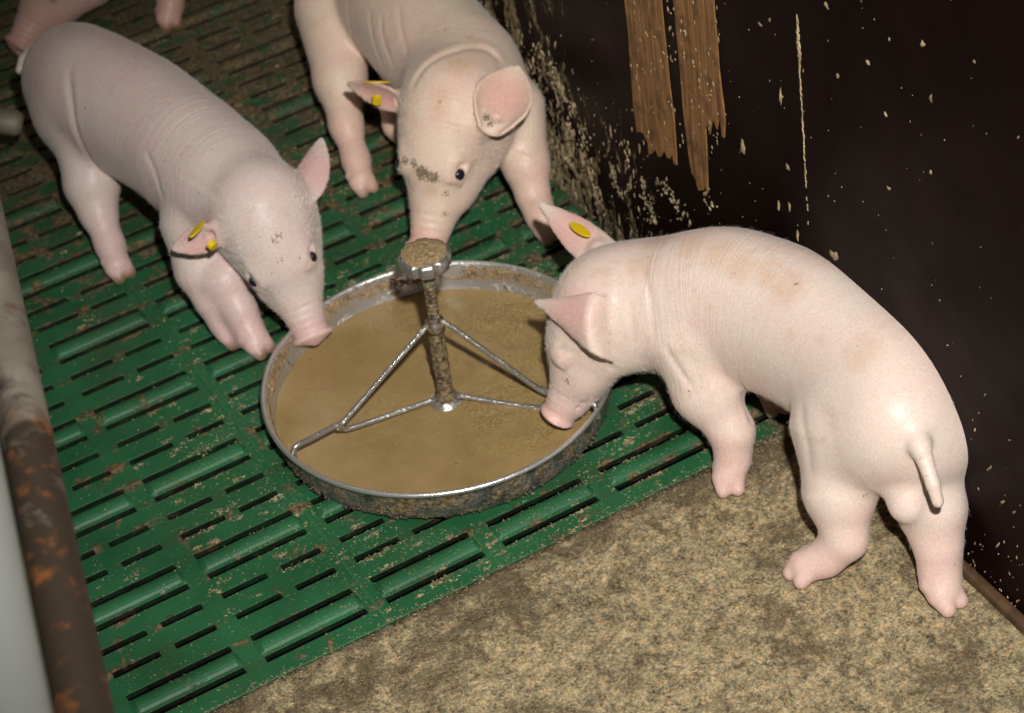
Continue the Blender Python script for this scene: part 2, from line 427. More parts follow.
# two strips where the dark film has torn off the board
def torn(poly, nm='torn_veneer'):
    pts = [PW(500 + x * 0.3504, y * 0.3504) for x, y in poly]
    n = len(pts); V = [(WX + 0.0005, y, z) for y, z in pts] + [(WX - 0.0018, y, z) for y, z in pts]
    F = [tuple(range(n, 2 * n))] + [(i, (i + 1) % n, n + (i + 1) % n, n + i) for i in range(n)]
    o = mesh_obj(nm, V, F, WOOD, wall, smooth=False)
    return o
torn([(352, -60), (458, -60), (466, 40), (478, 160), (487, 250), (498, 330), (503, 400), (507, 470), (499, 464), (495, 438), (488, 452), (480, 448), (472, 428), (462, 446), (455, 445), (446, 424), (438, 436), (428, 440), (425, 408), (412, 378), (400, 374), (394, 376), (390, 340), (384, 300), (378, 220), (370, 100)])
torn([(492, -60), (608, -60), (615, 40), (622, 120), (628, 200), (640, 300), (645, 345), (643, 392), (637, 388), (632, 345), (627, 336), (622, 368), (614, 344), (608, 338), (602, 382), (596, 352), (589, 366), (592, 420), (594, 470), (595, 550), (588, 530), (582, 542), (570, 542), (560, 508), (550, 490), (541, 436), (533, 370), (525, 300), (516, 180), (506, 80)])

# splashes of dried feed on the wall
def splatter():
    rnd = random.Random(5); V = []; F = []
    def blob(y, z, ry, rz, hx, rot=0.0):
        b = len(V); n = 9
        jit = [rnd.uniform(0.4, 1.35) for _ in range(n)]
        for (s_, h) in ((1.0, 0.0), (0.62, 0.75)):
            for k in range(n):
                a = 2 * math.pi * k / n; yy = ry * s_ * jit[k] * math.cos(a); zz = rz * s_ * jit[k] * math.sin(a)
                V.append((WX - 0.0003 - hx * h, y + yy * math.cos(rot) - zz * math.sin(rot), max(z + yy * math.sin(rot) + zz * math.cos(rot), 0.001)))
        V.append((WX - 0.0003 - hx, y, max(z, 0.002)))
        for k in range(n):
            l = (k + 1) % n; F.append((b + k, b + l, b + n + l, b + n + k)); F.append((b + n + k, b + n + l, b + 2 * n))
    def px(x, y, rx, rz, h=0.0012, rot=0.0):
        Y, Z = PW(x, y); k = 0.00095; blob(Y, Z, rx * k * 1.25, rz * k * 1.25, h, rot)
    # thick clusters low on the board near the far trough side
    cnt = 0
    while cnt < 2600:
        y = rnd.uniform(-0.45, 0.75); z = abs(rnd.gauss(0, 0.11))
        dens = math.exp(-((y - 0.08) / 0.22) ** 2) * (1.0 if z < 0.2 else 0.45)
        cl = 0.5 + mnoise.noise(Vector((y * 22, z * 9, 1)))
        if rnd.random() > dens * max(0, cl) * 1.5 or z > 0.5: continue
        s_ = rnd.choice((0.3, 0.3, 0.4, 0.5, 0.7, 0.9, 1.5)) * 0.0013
        blob(y, z, s_, s_ * rnd.uniform(1.5, 5.5), rnd.uniform(0.0004, 0.0012), rnd.gauss(0.1, 0.25)); cnt += 1
    for _ in range(900):                                # scattered specks over the rest
        y = rnd.uniform(-1.2, 0.9); z = rnd.uniform(0.0, 0.75) if rnd.random() < 0.5 else abs(rnd.gauss(0, 0.12))
        s_ = rnd.uniform(0.0002, 0.0008) * (2.0 if rnd.random() < 0.08 else 1)
        blob(y, z, s_, s_ * rnd.uniform(0.9, 2.2), 0.0006, rnd.uniform(-0.4, 0.4))
    for _ in range(260):                                # along the foot of the wall
        y = rnd.uniform(-1.3, -0.4); z = abs(rnd.gauss(0.02, 0.035)); s_ = rnd.uniform(0.0005, 0.0014)
        blob(y, z, s_, s_ * rnd.uniform(1, 2.8), 0.0008, rnd.uniform(-0.5, 0.9))
    # bigger ones the photo shows one by one
    for a in ((743, 148, 4, 13, .002, .25), (833, 255, 5, 4), (868, 62, 3, 2.5), (781, 97, 2, 9, .001, .15), (790, 206, 2.5, 6), (779, 206, 2.5, 6), (798, 236, 2, 8), (827, 6, 3, 3),
              (923, 44, 3, 3), (931, 98, 2.5, 4), (886, 114, 2, 2), (931, 172, 2, 2.5), (770, 20, 2, 3), (760, 24, 3, 2), (838, 76, 2.5, 2.5), (788, 167, 2.5, 5), (889, 188, 3, 2), (835, 256, 9, 4, .0015, -.5),
              (901, 395, 1, 4, .0008, .7), (948, 345, 3, 1, .0008, -.7), (1003, 502, 1.2, 5, .0008, .6), (990, 468, 1.2, 6, .0008, .6), (1014, 512, 1, 4, .0008, .6), (975, 430, .9, 3.5, .0008, .5), (998, 545, 1.2, 5, .0008, .4), (985, 395, .8, 3, .0006, .4), (1010, 440, .8, 3, .0006, .8), (940, 300, 1, 2, .0006, .3)):
        px(*a)
    # tall clots to the left of the torn strips
    for (x0, y0, x1, y1, wd, n) in ((536, 45, 575, 110, 6, 70), (552, 60, 562, 95, 4, 30), (566, 115, 572, 170, 5, 45), (582, 130, 586, 165, 4, 40), (625, 140, 632, 190, 4, 30), (590, 170, 604, 215, 5, 50), (612, 165, 620, 200, 4, 30), (640, 175, 655, 225, 6, 40), (660, 180, 690, 225, 8, 50), (700, 170, 712, 215, 6, 20)):
        for _ in range(n):
            t = rnd.random(); s_ = rnd.uniform(0.5, 1.9)
            px(x0 + (x1 - x0) * t + rnd.gauss(0, wd * .5), y0 + (y1 - y0) * t + rnd.gauss(0, 3), s_, s_ * rnd.uniform(1, 2.6), rnd.uniform(.0006, .002), rnd.uniform(-.3, .3))
    for _ in range(110):
        Y, Z = PW(rnd.uniform(632, 722), rnd.uniform(0, 150)); b0 = len(V); blob(Y, Z, rnd.uniform(.0006, .0018), rnd.uniform(.001, .0045), .0008)
        for q in range(b0, len(V)): V[q] = (V[q][0] - 0.0016, V[q][1], V[q][2])
    # one long runnel
    for k in range(60):
        t = k / 59; x = 797.5 + 11 * t; y = 18 + 205 * t
        wd = 2.6 * max(0, 1 - abs(t - 0.13) / 0.16) + 0.65 + 0.7 * rnd.random() * (rnd.random() < .3)
        if t > 0.8 and rnd.random() < 0.5: continue
        px(x + rnd.uniform(-.4, .4), y, wd, 3.4, 0.0012, -0.04)
    o = mesh_obj('dried_feed_splashes', V, F, SPLAT)
    tag(o, 'beige splashes and runs of dried feed stuck on the dark wall', 'splashes', kind='stuff')
splatter()

# ------------------------------------------------------------------ bowl
BX, BY = P(437.0, 371.0, 0.052)[:2]; BR = 0.2
bowl = empty('feeding_bowl', (BX, BY, 0.0))
bowl.scale = (0.988, 0.988, 1.0)
tag(bowl, 'round stainless steel feeding bowl with scalloped centre knob and wire arms', 'feeding bowl')
prof = [(0.0, 0.0005), (0.165, 0.0005), (0.184, 0.001), (0.190, 0.004), (0.1940, 0.010), (0.1965, 0.022), (0.1980, 0.037), (0.1985, 0.0415), (0.1995, 0.0440), (0.2015, 0.0447), (0.2030, 0.0432), (0.2034, 0.0405),
        (0.2018, 0.0380), (0.2008, 0.0370), (0.2003, 0.030), (0.1990, 0.016), (0.196, 0.004), (0.192, -0.0020), (0.184, -0.0050), (0.150, -0.0055), (0.0, -0.0055)]
def lift(pf): return [(max(r, 0.0008), z + 0.0070) for r, z in pf]
V, F = lathe(lift(prof), 160); pan = mesh_obj('pan', V, F, STEEL, bowl)
V, F = lathe([(0.2020 + 0.0030 * math.cos(a * math.pi / 6), 0.0492 + 0.0030 * math.sin(a * math.pi / 6)) for a in range(12)], 160, closed=True); mesh_obj('rim', V, F, RIM, bowl)
# crust of old feed on the inner wall and on the outside
def crust(name, r0, r1, z0, z1, n, inside, mat, seed):
    rnd = random.Random(seed); V = []; F = []
    for _ in range(n):
        a = rnd.uniform(0, 2 * math.pi); t = rnd.random()
        if mnoise.noise(Vector((math.cos(a) * 4, math.sin(a) * 4, t * 1.5 + seed))) < rnd.uniform(-0.35, 0.25): continue
        r = r0 + (r1 - r0) * t; z = z0 + (z1 - z0) * t + 0.007; s_ = rnd.uniform(0.0008, 0.0026)
        c = np.array([r * math.cos(a), r * math.sin(a), z]); b = len(V)
        for d in ((1, 0, 0), (-1, 0, 0), (0, 1, 0), (0, -1, 0), (0, 0, 1), (0, 0, -1)):
            V.append(c + np.array(d) * s_ * rnd.uniform(0.5, 1.2))
        for f in ((0, 2, 4), (2, 1, 4), (1, 3, 4), (3, 0, 4), (2, 0, 5), (1, 2, 5), (3, 1, 5), (0, 3, 5)): F.append(tuple(b + q for q in f))
    return tag(mesh_obj(name, V, F, mat, bowl, smooth=True), kind='stuff')
CRM = simple('feed_crust', (0.30, 0.19, 0.085), 0.8, 0, 0.55, 120)
crust('feed_crust', 0.1982, 0.1960, 0.040, 0.022, 6500, True, CRM, 3)
crust('outer_grime', 0.2004, 0.197, 0.034, 0.002, 2200, False, simple('outer_grime', (0.10, 0.08, 0.055), 0.8, 0, .7, 90), 8)
SX, SY = P(446, 400, 0.016)[:2] - np.array([BX, BY])
LEAN = RT * [1, 1, 0] * 0.022
def st(z): return np.array([SX, SY, z]) + LEAN * z
V, F = lathe([(0.0005, 0.006), (0.020, 0.006), (0.0215, 0.0135), (0.019, 0.0175), (0.014, 0.018), (0.013, 0.0205), (0.0005, 0.021)], 40)
mesh_obj('washer', [(x + SX, y + SY, z) for x, y, z in V], F, WIRE, bowl)
pts = [st(0.02 + 0.110 * k / 40) for k in range(41)]
V, F = tube(pts, [0.0092 + 0.0012 * mnoise.noise(Vector((0, 0, k * 0.9))) + (0.003 if k < 3 else 0) for k in range(41)], 20)
V = [np.array(v) + np.array([mnoise.noise(Vector(v) * 180), mnoise.noise(Vector(v) * 180 + Vector((9, 0, 0))), 0]) * 0.0016 for v in V]
mesh_obj('sleeve', V, F, m_steel('caked_sleeve', 0.9, thr=0.30), bowl)
TOP = 0.213
pts = [st(0.128 + (TOP - 0.128) * k / 60) for k in range(61)]
V, F = tube(pts, [0.0066 + 0.0007 * math.sin(k * 1.55) for k in range(61)], 16)
mesh_obj('threaded_rod', V, F, m_steel('caked_thread', 0.8, thr=0.40), bowl)
V, F = lathe([(0.0005, 0.0), (0.014, 0.0), (0.0275, 0.001), (0.0295, 0.004), (0.0295, 0.014), (0.0275, 0.0175), (0.018, 0.0190), (0.0005, 0.0195)], 120,
             rfun=lambda a, j: 1 - (0.12 * max(0, math.cos(8 * a)) ** 2.2 if 2 <= j <= 5 else 0))
knob = mesh_obj('knob', [(x + st(TOP)[0], y + st(TOP)[1], z + TOP - 0.002) for x, y, z in V], F, m_steel('knob_steel', 0.5, thr=0.55), bowl)
# cake of dried feed on the knob
V = []; F = []; NR, NA = 10, 40
for i in range(NR + 1):
    for k in range(NA):
        a = 2 * math.pi * k / NA; r = 0.0255 * i / NR * (1 + 0.10 * mnoise.noise(Vector((math.cos(a) * 2, math.sin(a) * 2, 5))))
        z = TOP + 0.0160 + 0.0035 * (1 - (i / NR) ** 3) + 0.0016 * mnoise.noise(Vector((r * math.cos(a) * 160, r * math.sin(a) * 160, 0))) * (i < NR)
        V.append((st(TOP)[0] + r * math.cos(a), st(TOP)[1] + r * math.sin(a), z))
for i in range(NR):
    for k in range(NA):
        l = (k + 1) % NA; F.append((i * NA + k, i * NA + l, (i + 1) * NA + l, (i + 1) * NA + k))
t = NT('feed_cake'); nz = t.noise(300, 4, .7)
t.set('Base Color', t.mix(t.ramp(nz, [(.3, 0.), (.7, 1.)]), (.17, .10, .04), (.50, .36, .18))); t.set('Roughness', .9); t.bump(nz, .9, .003)
tag(mesh_obj('feed_cake', V, F, t.m, knob), kind='stuff')
# wire arms: upper rod slopes down from the collar, bends back as lower rod; a hook runs on to the rim
def arm(px_j, px_h, zj=0.050):
    J = P(*px_j, zj) - np.array([BX, BY, 0]); Hk = P(*px_h, 0.053) - np.array([BX, BY, 0])
    d = J - st(0); d[2] = 0; d /= np.linalg.norm(d); sd = np.array([-d[1], d[0], 0])
    up = smooth_path([st(0.130) + d * 0.008, st(0.124) + d * 0.020, J + np.array([0, 0, 0.004]) - d * 0.012, J + d * 0.002 + np.array([0, 0, -.004]), J - d * 0.004 - sd * 0.006 + np.array([0, 0, -0.014]), J - d * 0.022 - sd * 0.006 + np.array([0, 0, -0.020]), st(0.024) + d * 0.012], 8)
    V, F = tube(up, 0.0033, 10); a = mesh_obj('wire_arm', V, F, WIRE, bowl)
    e = Hk - J; e[2] = 0; L = np.linalg.norm(e); e /= L
    hk = smooth_path([J - e * 0.010 + np.array([0, 0, -0.001]), J + e * L * 0.6 + np.array([0, 0, .002]), Hk + np.array([0, 0, 0.0015]), Hk + e * 0.006 - np.array([0, 0, 0.003]), Hk + e * 0.0075 - np.array([0, 0, 0.016])], 8)
    V, F = tube(hk, 0.0034, 10); mesh_obj('hook', V, F, WIRE, a)
arm((338, 424), (296, 447))
arm((549, 391), (594, 405), 0.036)
V, F = tube([st(0.120), st(0.134)], 0.0108, 20); mesh_obj('collar', V, F, CRUST, bowl)
# feed
V = []; F = []; NR, NA = 60, 140; RF = 0.1935
for i in range(NR + 1):
    for k in range(NA):
        a = 2 * math.pi * k / NA; r = max(RF * i / NR, 0.0005); x, y = r * math.cos(a), r * math.sin(a)
        g = min(1, max(0, (x + 0.02) / 0.08)) * min(1, (RF - r) / 0.02)
        z = 0.0008 * mnoise.noise(Vector((x * 30, y * 30, 0))) + g * 0.0022 * (mnoise.noise(Vector((x * 45, y * 45, 2))) + 0.5 * mnoise.noise(Vector((x * 130, y * 130, 2)))) 
        V.append((x, y, z))
for i in range(NR):
    for k in range(NA):
        l = (k + 1) % NA; F.append((i * NA + k, i * NA + l, (i + 1) * NA + l, (i + 1) * NA + k))
feed = mesh_obj('wet_feed', V, F, FEED); feed.location = (BX, BY, 0.0165); feed.scale = (0.988, 0.988, 1.0)
tag(feed, 'tan watery mash filling the round steel bowl', 'feed', kind='stuff')

# ------------------------------------------------------------------ pen rail and pipe in the near left
def along(pa, pb, za, ta, tb):
    A = P(*pa, za); B = P(*pb, za); d = (B - A) / np.linalg.norm(B - A); return A + d * ta, A + d * tb, d
A, B, dr = along((84, 713), (25, 430), 0.60, -0.75, 2.3)
rail = empty('pen_rail', ((A + B) / 2 * [1, 1, 0]).tolist())
tag(rail, 'rusty galvanised pipe rail of the pen, blurred in the near left', 'rail')
c0 = np.array(rail.location)
V, F = tube([A - c0 + (B - A) * k / 60 for k in range(61)], 0.0205, 32); mesh_obj('rail_pipe', V, F, RAIL, rail)
for E_ in (A + dr * 0.03, B - dr * 0.03):
    V, F = tube([E_ * [1, 1, 0] - c0, E_ - c0], 0.017, 24); mesh_obj('post', V, F, RAIL, rail)
A, B, dr = along((-32, 713), (-78, 430), 0.735, -0.6, 1.9)
pipe = empty('white_feed_pipe', ((A + B) / 2 * [1, 1, 0]).tolist())
tag(pipe, 'thick white plastic pipe along the rail at lower left edge', 'pipe')
c0 = np.array(pipe.location)
V, F = tube([A - c0 + (B - A) * k / 30 for k in range(31)], 0.050, 48); mesh_obj('pipe_run', V, F, PVC, pipe)
for E_ in (A + dr * 0.05, B - dr * 0.05):
    V, F = tube([E_ * [1, 1, 0] - c0, E_ - c0 - np.array([0, 0, .045])], 0.016, 20); mesh_obj('stand', V, F, RAIL, pipe)

# ------------------------------------------------------------------ signed distance modelling of the pigs
class Field:
    def __init__(s, lo_, hi, h):
        s.lo = np.array(lo_); s.h = h; s.n = np.ceil((np.array(hi) - s.lo) / h).astype(int) + 1
        s.f = np.full(s.n, 0.04, np.float32)
    def sub(s, a, b, m):
        i0 = np.clip(np.floor((np.minimum(a, b) - m - s.lo) / s.h).astype(int), 0, s.n - 1)
        i1 = np.clip(np.ceil((np.maximum(a, b) + m - s.lo) / s.h).astype(int) + 1, 1, s.n)
        sl = tuple(slice(p, q) for p, q in zip(i0, i1))
        ax = [s.lo[k] + s.h * np.arange(i0[k], i1[k]) for k in range(3)]
        return sl, np.stack(np.meshgrid(*ax, indexing='ij'), -1).astype(np.float32)
    def join(s, sl, d, k):
        c = s.f[sl]; h = np.maximum(k - np.abs(c - d), 0) / k; s.f[sl] = np.minimum(c, d) - h * h * k * 0.25
    def cut(s, sl, d, k):
        c = s.f[sl]; d = -d; h = np.maximum(k - np.abs(c - d), 0) / k; s.f[sl] = np.maximum(c, d) + h * h * k * 0.25
    def cone(s, a, b, ra, rb, k=0.012, cut=False):
        a = np.array(a, float); b = np.array(b, float); r = max(ra, rb)
        sl, X = s.sub(a, b, r + k + 0.006)
        ba = b - a; l2 = ba @ ba; t = np.clip((X - a) @ ba / l2, 0, 1)
        d = np.linalg.norm(X - a - t[..., None] * ba, axis=-1) - (ra + (rb - ra) * t)
        (s.cut if cut else s.join)(sl, d, k)
    def chain(s, pts, k=0.012):
        for (a, ra), (b, rb) in zip(pts[:-1], pts[1:]): s.cone(a, b, ra, rb, k)
    def ell(s, c, ax, r, k=0.012, cut=False):
        c = np.array(c, float); r = np.array(r, float); m = max(r)
        sl, X = s.sub(c, c, m + k + 0.006)
        q = (X - c) @ np.array(ax, float).T          # rows of ax are the axes
        k0 = np.linalg.norm(q / r, axis=-1); k1 = np.linalg.norm(q / (r * r), axis=-1) + 1e-9
        d = k0 * (k0 - 1) / k1
        (s.cut if cut else s.join)(sl, d, k)
    def cloud(s, pts, r, k=0.006):
        pts = np.array(pts); sl, X = s.sub(pts.min(0), pts.max(0), r + k + 0.004)
        Xf = X.reshape(-1, 3); D = np.full(len(Xf), 9.0, np.float32)
        p2 = (pts ** 2).sum(1)
        for i in range(0, len(Xf), 20000):
            x = Xf[i:i + 20000]; D[i:i + 20000] = ((x ** 2).sum(1)[:, None] + p2 - 2 * x @ pts.T).min(1)
        s.join(sl, (np.sqrt(np.maximum(D, 0)) - r).reshape(X.shape[:3]), k)
    def mesh(s):
        f = s.f; n = f.shape; neg = f < 0
        acc = np.zeros((n[0] - 1, n[1] - 1, n[2] - 1, 3), np.float32); cnt = np.zeros(acc.shape[:3], np.float32)
        quads = []
        for ax in range(3):
            u, v = [k for k in range(3) if k != ax]
            a = [slice(None)] * 3; b = [slice(None)] * 3; a[ax] = slice(0, -1); b[ax] = slice(1, None)
            fa, fb = f[tuple(a)], f[tuple(b)]; cr = neg[tuple(a)] != neg[tuple(b)]
            idx = np.argwhere(cr); va = fa[cr]; vb = fb[cr]; t = va / (va - vb)
            p = idx.astype(np.float32); p[:, ax] += t
            ok = (idx[:, u] > 0) & (idx[:, v] > 0) & (idx[:, u] < n[u] - 1) & (idx[:, v] < n[v] - 1)
            idx, p, sg = idx[ok], p[ok], (va < 0)[ok]
            cs = []
            for du, dv in ((-1, -1), (0, -1), (0, 0), (-1, 0)):
                c = idx.copy(); c[:, u] += du; c[:, v] += dv
                np.add.at(acc, tuple(c.T), p); np.add.at(cnt, tuple(c.T), 1); cs.append(c)
            flip = sg if ax != 1 else ~sg
            quads.append((cs, flip))
        act = cnt > 0; ids = np.full(cnt.shape, -1, np.int64); ids[act] = np.arange(act.sum())
        V = acc[act] / cnt[act][:, None] * s.h + s.lo
        Fs = []
        for cs, flip in quads:
            q = np.stack([ids[tuple(c.T)] for c in cs], 1)
            q[~flip] = q[~flip][:, ::-1]; Fs.append(q)
        F = np.concatenate(Fs)
        # two light relaxation passes
        for lam in (0.5, -0.45, 0.5, -0.45):
            sm = np.zeros_like(V); c = np.zeros(len(V), np.float32)
            for a_, b_ in ((0, 1), (1, 2), (2, 3), (3, 0)):
                np.add.at(sm, F[:, a_], V[F[:, b_]]); np.add.at(sm, F[:, b_], V[F[:, a_]])
                np.add.at(c, F[:, a_], 1); np.add.at(c, F[:, b_], 1)
            V = V + lam * (sm / c[:, None] - V)
        return V, F

def unit(v): v = np.array(v, float); return v / np.linalg.norm(v)
def frame(f, up=(0, 0, 1), roll=0.0):
    f = unit(f); l = unit(np.cross(up, f)); u = np.cross(f, l)
    c, s_ = math.cos(roll), math.sin(roll)
    return f, l * c + u * s_, u * c - l * s_

def piglet(spec, label, mat, seed):
    rnd = random.Random(seed); nrs = np.random.RandomState(seed)
    sp = [(np.array(p[:3], float), p[3], p[4]) for p in spec['spine']]
    sk = np.array(spec['skull'], float); K = spec.get('head_scale', 1.0)
    f, l, u = frame(spec['face'], up=spec.get('up', (0, 0, 1)), roll=spec.get('roll', 0.0))
    H = lambda x, y, z: sk + (f * x + l * y + u * z) * K
    pts = [p[0] for p in sp] + [H(0.13, 0, 0)] + [np.array(j[0]) for L in spec['legs'] for j in L['pts']]
    ep_ = np.array([e[k] for e in spec['ears'] for k in ('tip', 'base')])
    pts = np.array(pts); lo_ = np.minimum(pts.min(0) - 0.10, ep_.min(0) - 0.035); hi = np.maximum(pts.max(0) + 0.10, ep_.max(0) + 0.035); lo_[2] = -0.004
    lo_[0] = lo_[0]; hi[0] = min(hi[0], WX + 0.02)
    h = spec.get('h', 0.0026)
    fd = Field(lo_, hi, h)
    # trunk: ellipsoids along a smoothed spine
    cen = smooth_path([p[0] for p in sp], 7); rw = np.interp(np.linspace(0, len(sp) - 1, len(cen)), range(len(sp)), [p[1] for p in sp]); rh = np.interp(np.linspace(0, len(sp) - 1, len(cen)), range(len(sp)), [p[2] for p in sp])
    for i, c in enumerate(cen):
        t = unit(cen[min(i + 1, len(cen) - 1)] - cen[max(i - 1, 0)])
        tf, tl, tu = frame(t)
        fd.ell(c, (tf, tl, tu), (min(0.05, rw[i]*1.0), rw[i], rh[i]), 0.012)
    # belly-side dimple lines and hams
    for (c, r, k) in spec.get('lumps', []): fd.cone(c, np.array(c) + 1e-4, r, r, k)
    # neck into skull
    fd.cone(sp[-1][0], H(-0.015, 0, -0.004), min(sp[-1][1], sp[-1][2]) * 0.98, 0.0405 * K, 0.035)
    fd.cone(sp[-2][0], H(-0.005, 0, 0.004), min(sp[-2][1], sp[-2][2]) * 0.80, 0.036 * K, 0.035)
    # head
    A3 = (f, l, u)
    fd.ell(H(0, 0, 0), A3, np.array((0.050, 0.0395, 0.038)) * K, 0.02)
    fd.ell(H(0.022, 0, 0.006), A3, np.array((0.048, 0.0345, 0.031)) * K, 0.015)
    for sg in (1, -1):
        fd.ell(H(0.004, sg * 0.024, -0.024), A3, np.array((0.040, 0.021, 0.026)) * K, 0.02)      # jowl
        fd.ell(H(0.038, sg * 0.019, 0.0210), A3, np.array((0.016, 0.009, 0.006)) * K, 0.010)     # brow
    fd.cone(H(0.014, 0, -0.006), H(0.062, 0, -0.010), 0.0350 * K, 0.0235 * K, 0.012)             # muzzle
    fd.cone(H(0.060, 0, -0.010), H(0.105, 0, -0.012), 0.0250 * K, 0.0160 * K, 0.014)
    fd.cone(H(0.018, 0, -0.026), H(0.094, 0, -0.023), 0.022 * K, 0.0095 * K, 0.012)              # lower jaw
    for sg in (1, -1): fd.ell(H(0.036, sg * 0.016, -0.017), A3, np.array((0.038, 0.0180, 0.020)) * K, 0.014)   # cheek
    fd.ell(H(0.1125, 0, -0.0125), A3, np.array((0.0044, 0.0198, 0.0172)) * K, 0.0035)            # snout disc
    for xx, rr, dp in ((0.1040, 0.0172, 0.0012), (0.0975, 0.0186, 0.0009), (0.0905, 0.0201, 0.0007), (0.0840, 0.0215, 0.0005)):         # folds across the snout
        ring = [H(xx + 0.002 * math.cos(q), rr * math.sin(q), -0.0115 + rr * 0.95 * math.cos(q)) for q in np.linspace(-1.5, 1.5, 9)]
        for a_, b_ in zip(ring[:-1], ring[1:]): fd.cone(a_, b_, dp * K, dp * K, 0.003, cut=True)
    for sg in (1, -1):
        fd.cone(H(0.112, sg * 0.0072, -0.0115), H(0.126, sg * 0.0078, -0.0105), 0.0030 * K, 0.0036 * K, 0.002, cut=True)
        fd.cone(H(0.052, sg * 0.0235, -0.0225), H(0.096, sg * 0.0115, -0.0215), 0.0012 * K, 0.0012 * K, 0.003, cut=True)   # mouth line
        fd.ell(H(0.0485, sg * 0.0290, 0.0175), A3, np.array((0.0095, 0.0060, 0.0070)) * K, 0.005, cut=True)
    eyes = []
    for sg in (1, -1):
        e = H(0.0480, sg * 0.0250, 0.0140); eyes.append(e)
        fd.ell(e, A3, np.array((0.0088, 0.0060, 0.0068)) * K, 0.004)
        fd.cone(H(0.0400, sg * 0.0245, 0.0220), H(0.0555, sg * 0.0215, 0.0190), 0.0024 * K, 0.0020 * K, 0.005)            # upper lid
        fd.cone(H(0.0410, sg * 0.0322, 0.0120), H(0.0560, sg * 0.0275, 0.0090), 0.0020 * K, 0.0018 * K, 0.005)            # lower lid
    if spec.get('squint'):
        fd.ell(eyes[0] + l * 0.0010 * K, A3, np.array((0.0092, 0.0066, 0.0070)) * K, 0.005)
        fd.cone(eyes[0] - f * .009 * K + l * .0072 * K - u * .001 * K, eyes[0] + f * .008 * K + l * .0060 * K - u * .002 * K, .0007, .0007, .002, cut=True)
    # ears
    earpts = []
    for E_ in spec['ears']:
        b = np.array(E_['base']); tip = np.array(E_['tip']); ln = np.linalg.norm(tip - b); L = (tip - b) / ln
        W = unit(np.array(E_['side']) - (0 if 'raw' in E_ else 1) * L * (np.array(E_['side']) @ L)); N = np.cross(L, W)
        if 'face' in E_ and N @ np.array(E_['face']) < 0: N = -N
        wd = E_.get('w', 0.024); cup = E_.get('cup', 0.5); bend = E_.get('bend', 0.0); pl = []
        for i in range(45):
            a = i / 44
            prof_ = np.interp(a, [0, .12, .3, .5, .7, .85, .95, 1], [.98, 1.0, .96, .66, .36, .18, .09, .03] if E_.get('wide') == 2 else [.85, .97, 1.0, .90, .62, .34, .16, .04] if E_.get('wide') else [.42, .70, .97, 1.0, .78, .46, .20, .04]) * wd
            for v in np.linspace(-1, 1, 27):
                cu = cup * (1 - a * 0.45)
                p = b + L * ln * (a - 0.10) + W * prof_ * math.sin(v * (math.pi / 2) * cu) / math.sin(math.pi / 2 * max(cu, 0.01)) + N * (prof_ * (1 - math.cos(v * math.pi / 2 * cu)) / math.sin(math.pi / 2 * max(cu, .01)) + bend * a * a)
                if E_.get('wide') == 2: p = p + FW * 0.045 * max(0.0, (0.30 - a) / 0.30) ** 1.6
                pl.append(p)
        earpts.append(np.array(pl)); fd.cloud(pl, 0.0026, 0.007)
        if E_.get('wide') != 2: fd.cone(b + (sk - b) * 0.35, b + L * 0.004, 0.014 * K, 0.008, 0.012)
        E_['N'] = N; E_['W'] = W; E_['L'] = L
        if E_.get('canal', True): fd.cone(b + N * 0.012 + L * 0.012, b - N * 0.006 + L * 0.004, 0.0060, 0.0040, 0.005, cut=True)      # ear canal
    # legs
    hoofs = []
    for L in spec['legs']:
        pts = [(np.array(a, float), r) for a, r in L['pts']]
        fd.chain(pts, 0.014)
        ft, r = pts[-1]; d = unit([L['toe'][0], L['toe'][1], 0]); sd = np.array([-d[1], d[0], 0]); hs = L.get('s', 1.0)
        for sg in (1, -1):
            c = ft * [1, 1, 0]
            a_ = c + sd * sg * 0.0070 * hs + d * 0.002 * hs + np.array([0, 0, 0.016 * hs]); b_ = c + sd * sg * 0.0078 * hs + d * 0.0135 * hs + np.array([0, 0, 0.0078 * hs])
            fd.cone(a_, b_, 0.0108 * hs, 0.0080 * hs, 0.0030); hoofs.append((b_, d))
            dw = c - d * 0.010 * hs + sd * sg * 0.010 * hs + np.array([0, 0, 0.022 * hs])
            fd.cone(dw, dw - d * 0.006 * hs - np.array([0, 0, 0.006]), 0.0055 * hs, 0.0035 * hs, 0.004)
    for tl_ in spec.get('tail', []): fd.chain([(np.array(a, float), r) for a, r in tl_], 0.002); fd.cone(tl_[0][0], np.array(tl_[1][0]) * .4 + np.array(tl_[0][0]) * .6, tl_[0][1], tl_[0][1] * .9, 0.010)
    for (a, b, r, k) in spec.get('creases', []): fd.cone(a, b, r, r, k, cut=True)
    V, F = fd.mesh()
    V[:, 2] = np.maximum(V[:, 2], 0.0006)
    # skin folds: narrow furrows with a soft roll on either side
    dv = V - CAM; dz = dv @ FW; qx = 512 + FPX * (dv @ RT) / dz; qy = 356.5 - FPX * (dv @ UP) / dz
    fa, fb, fc, fdg = V[F[:, 0]], V[F[:, 1]], V[F[:, 2]], V[F[:, 3]]
    fn = np.cross(fc - fa, fdg - fb); NV = np.zeros_like(V)
    for k_ in range(4): np.add.at(NV, F[:, k_], fn)
    NV /= np.linalg.norm(NV, axis=1)[:, None] + 1e-12
    off_ = np.zeros(len(V))
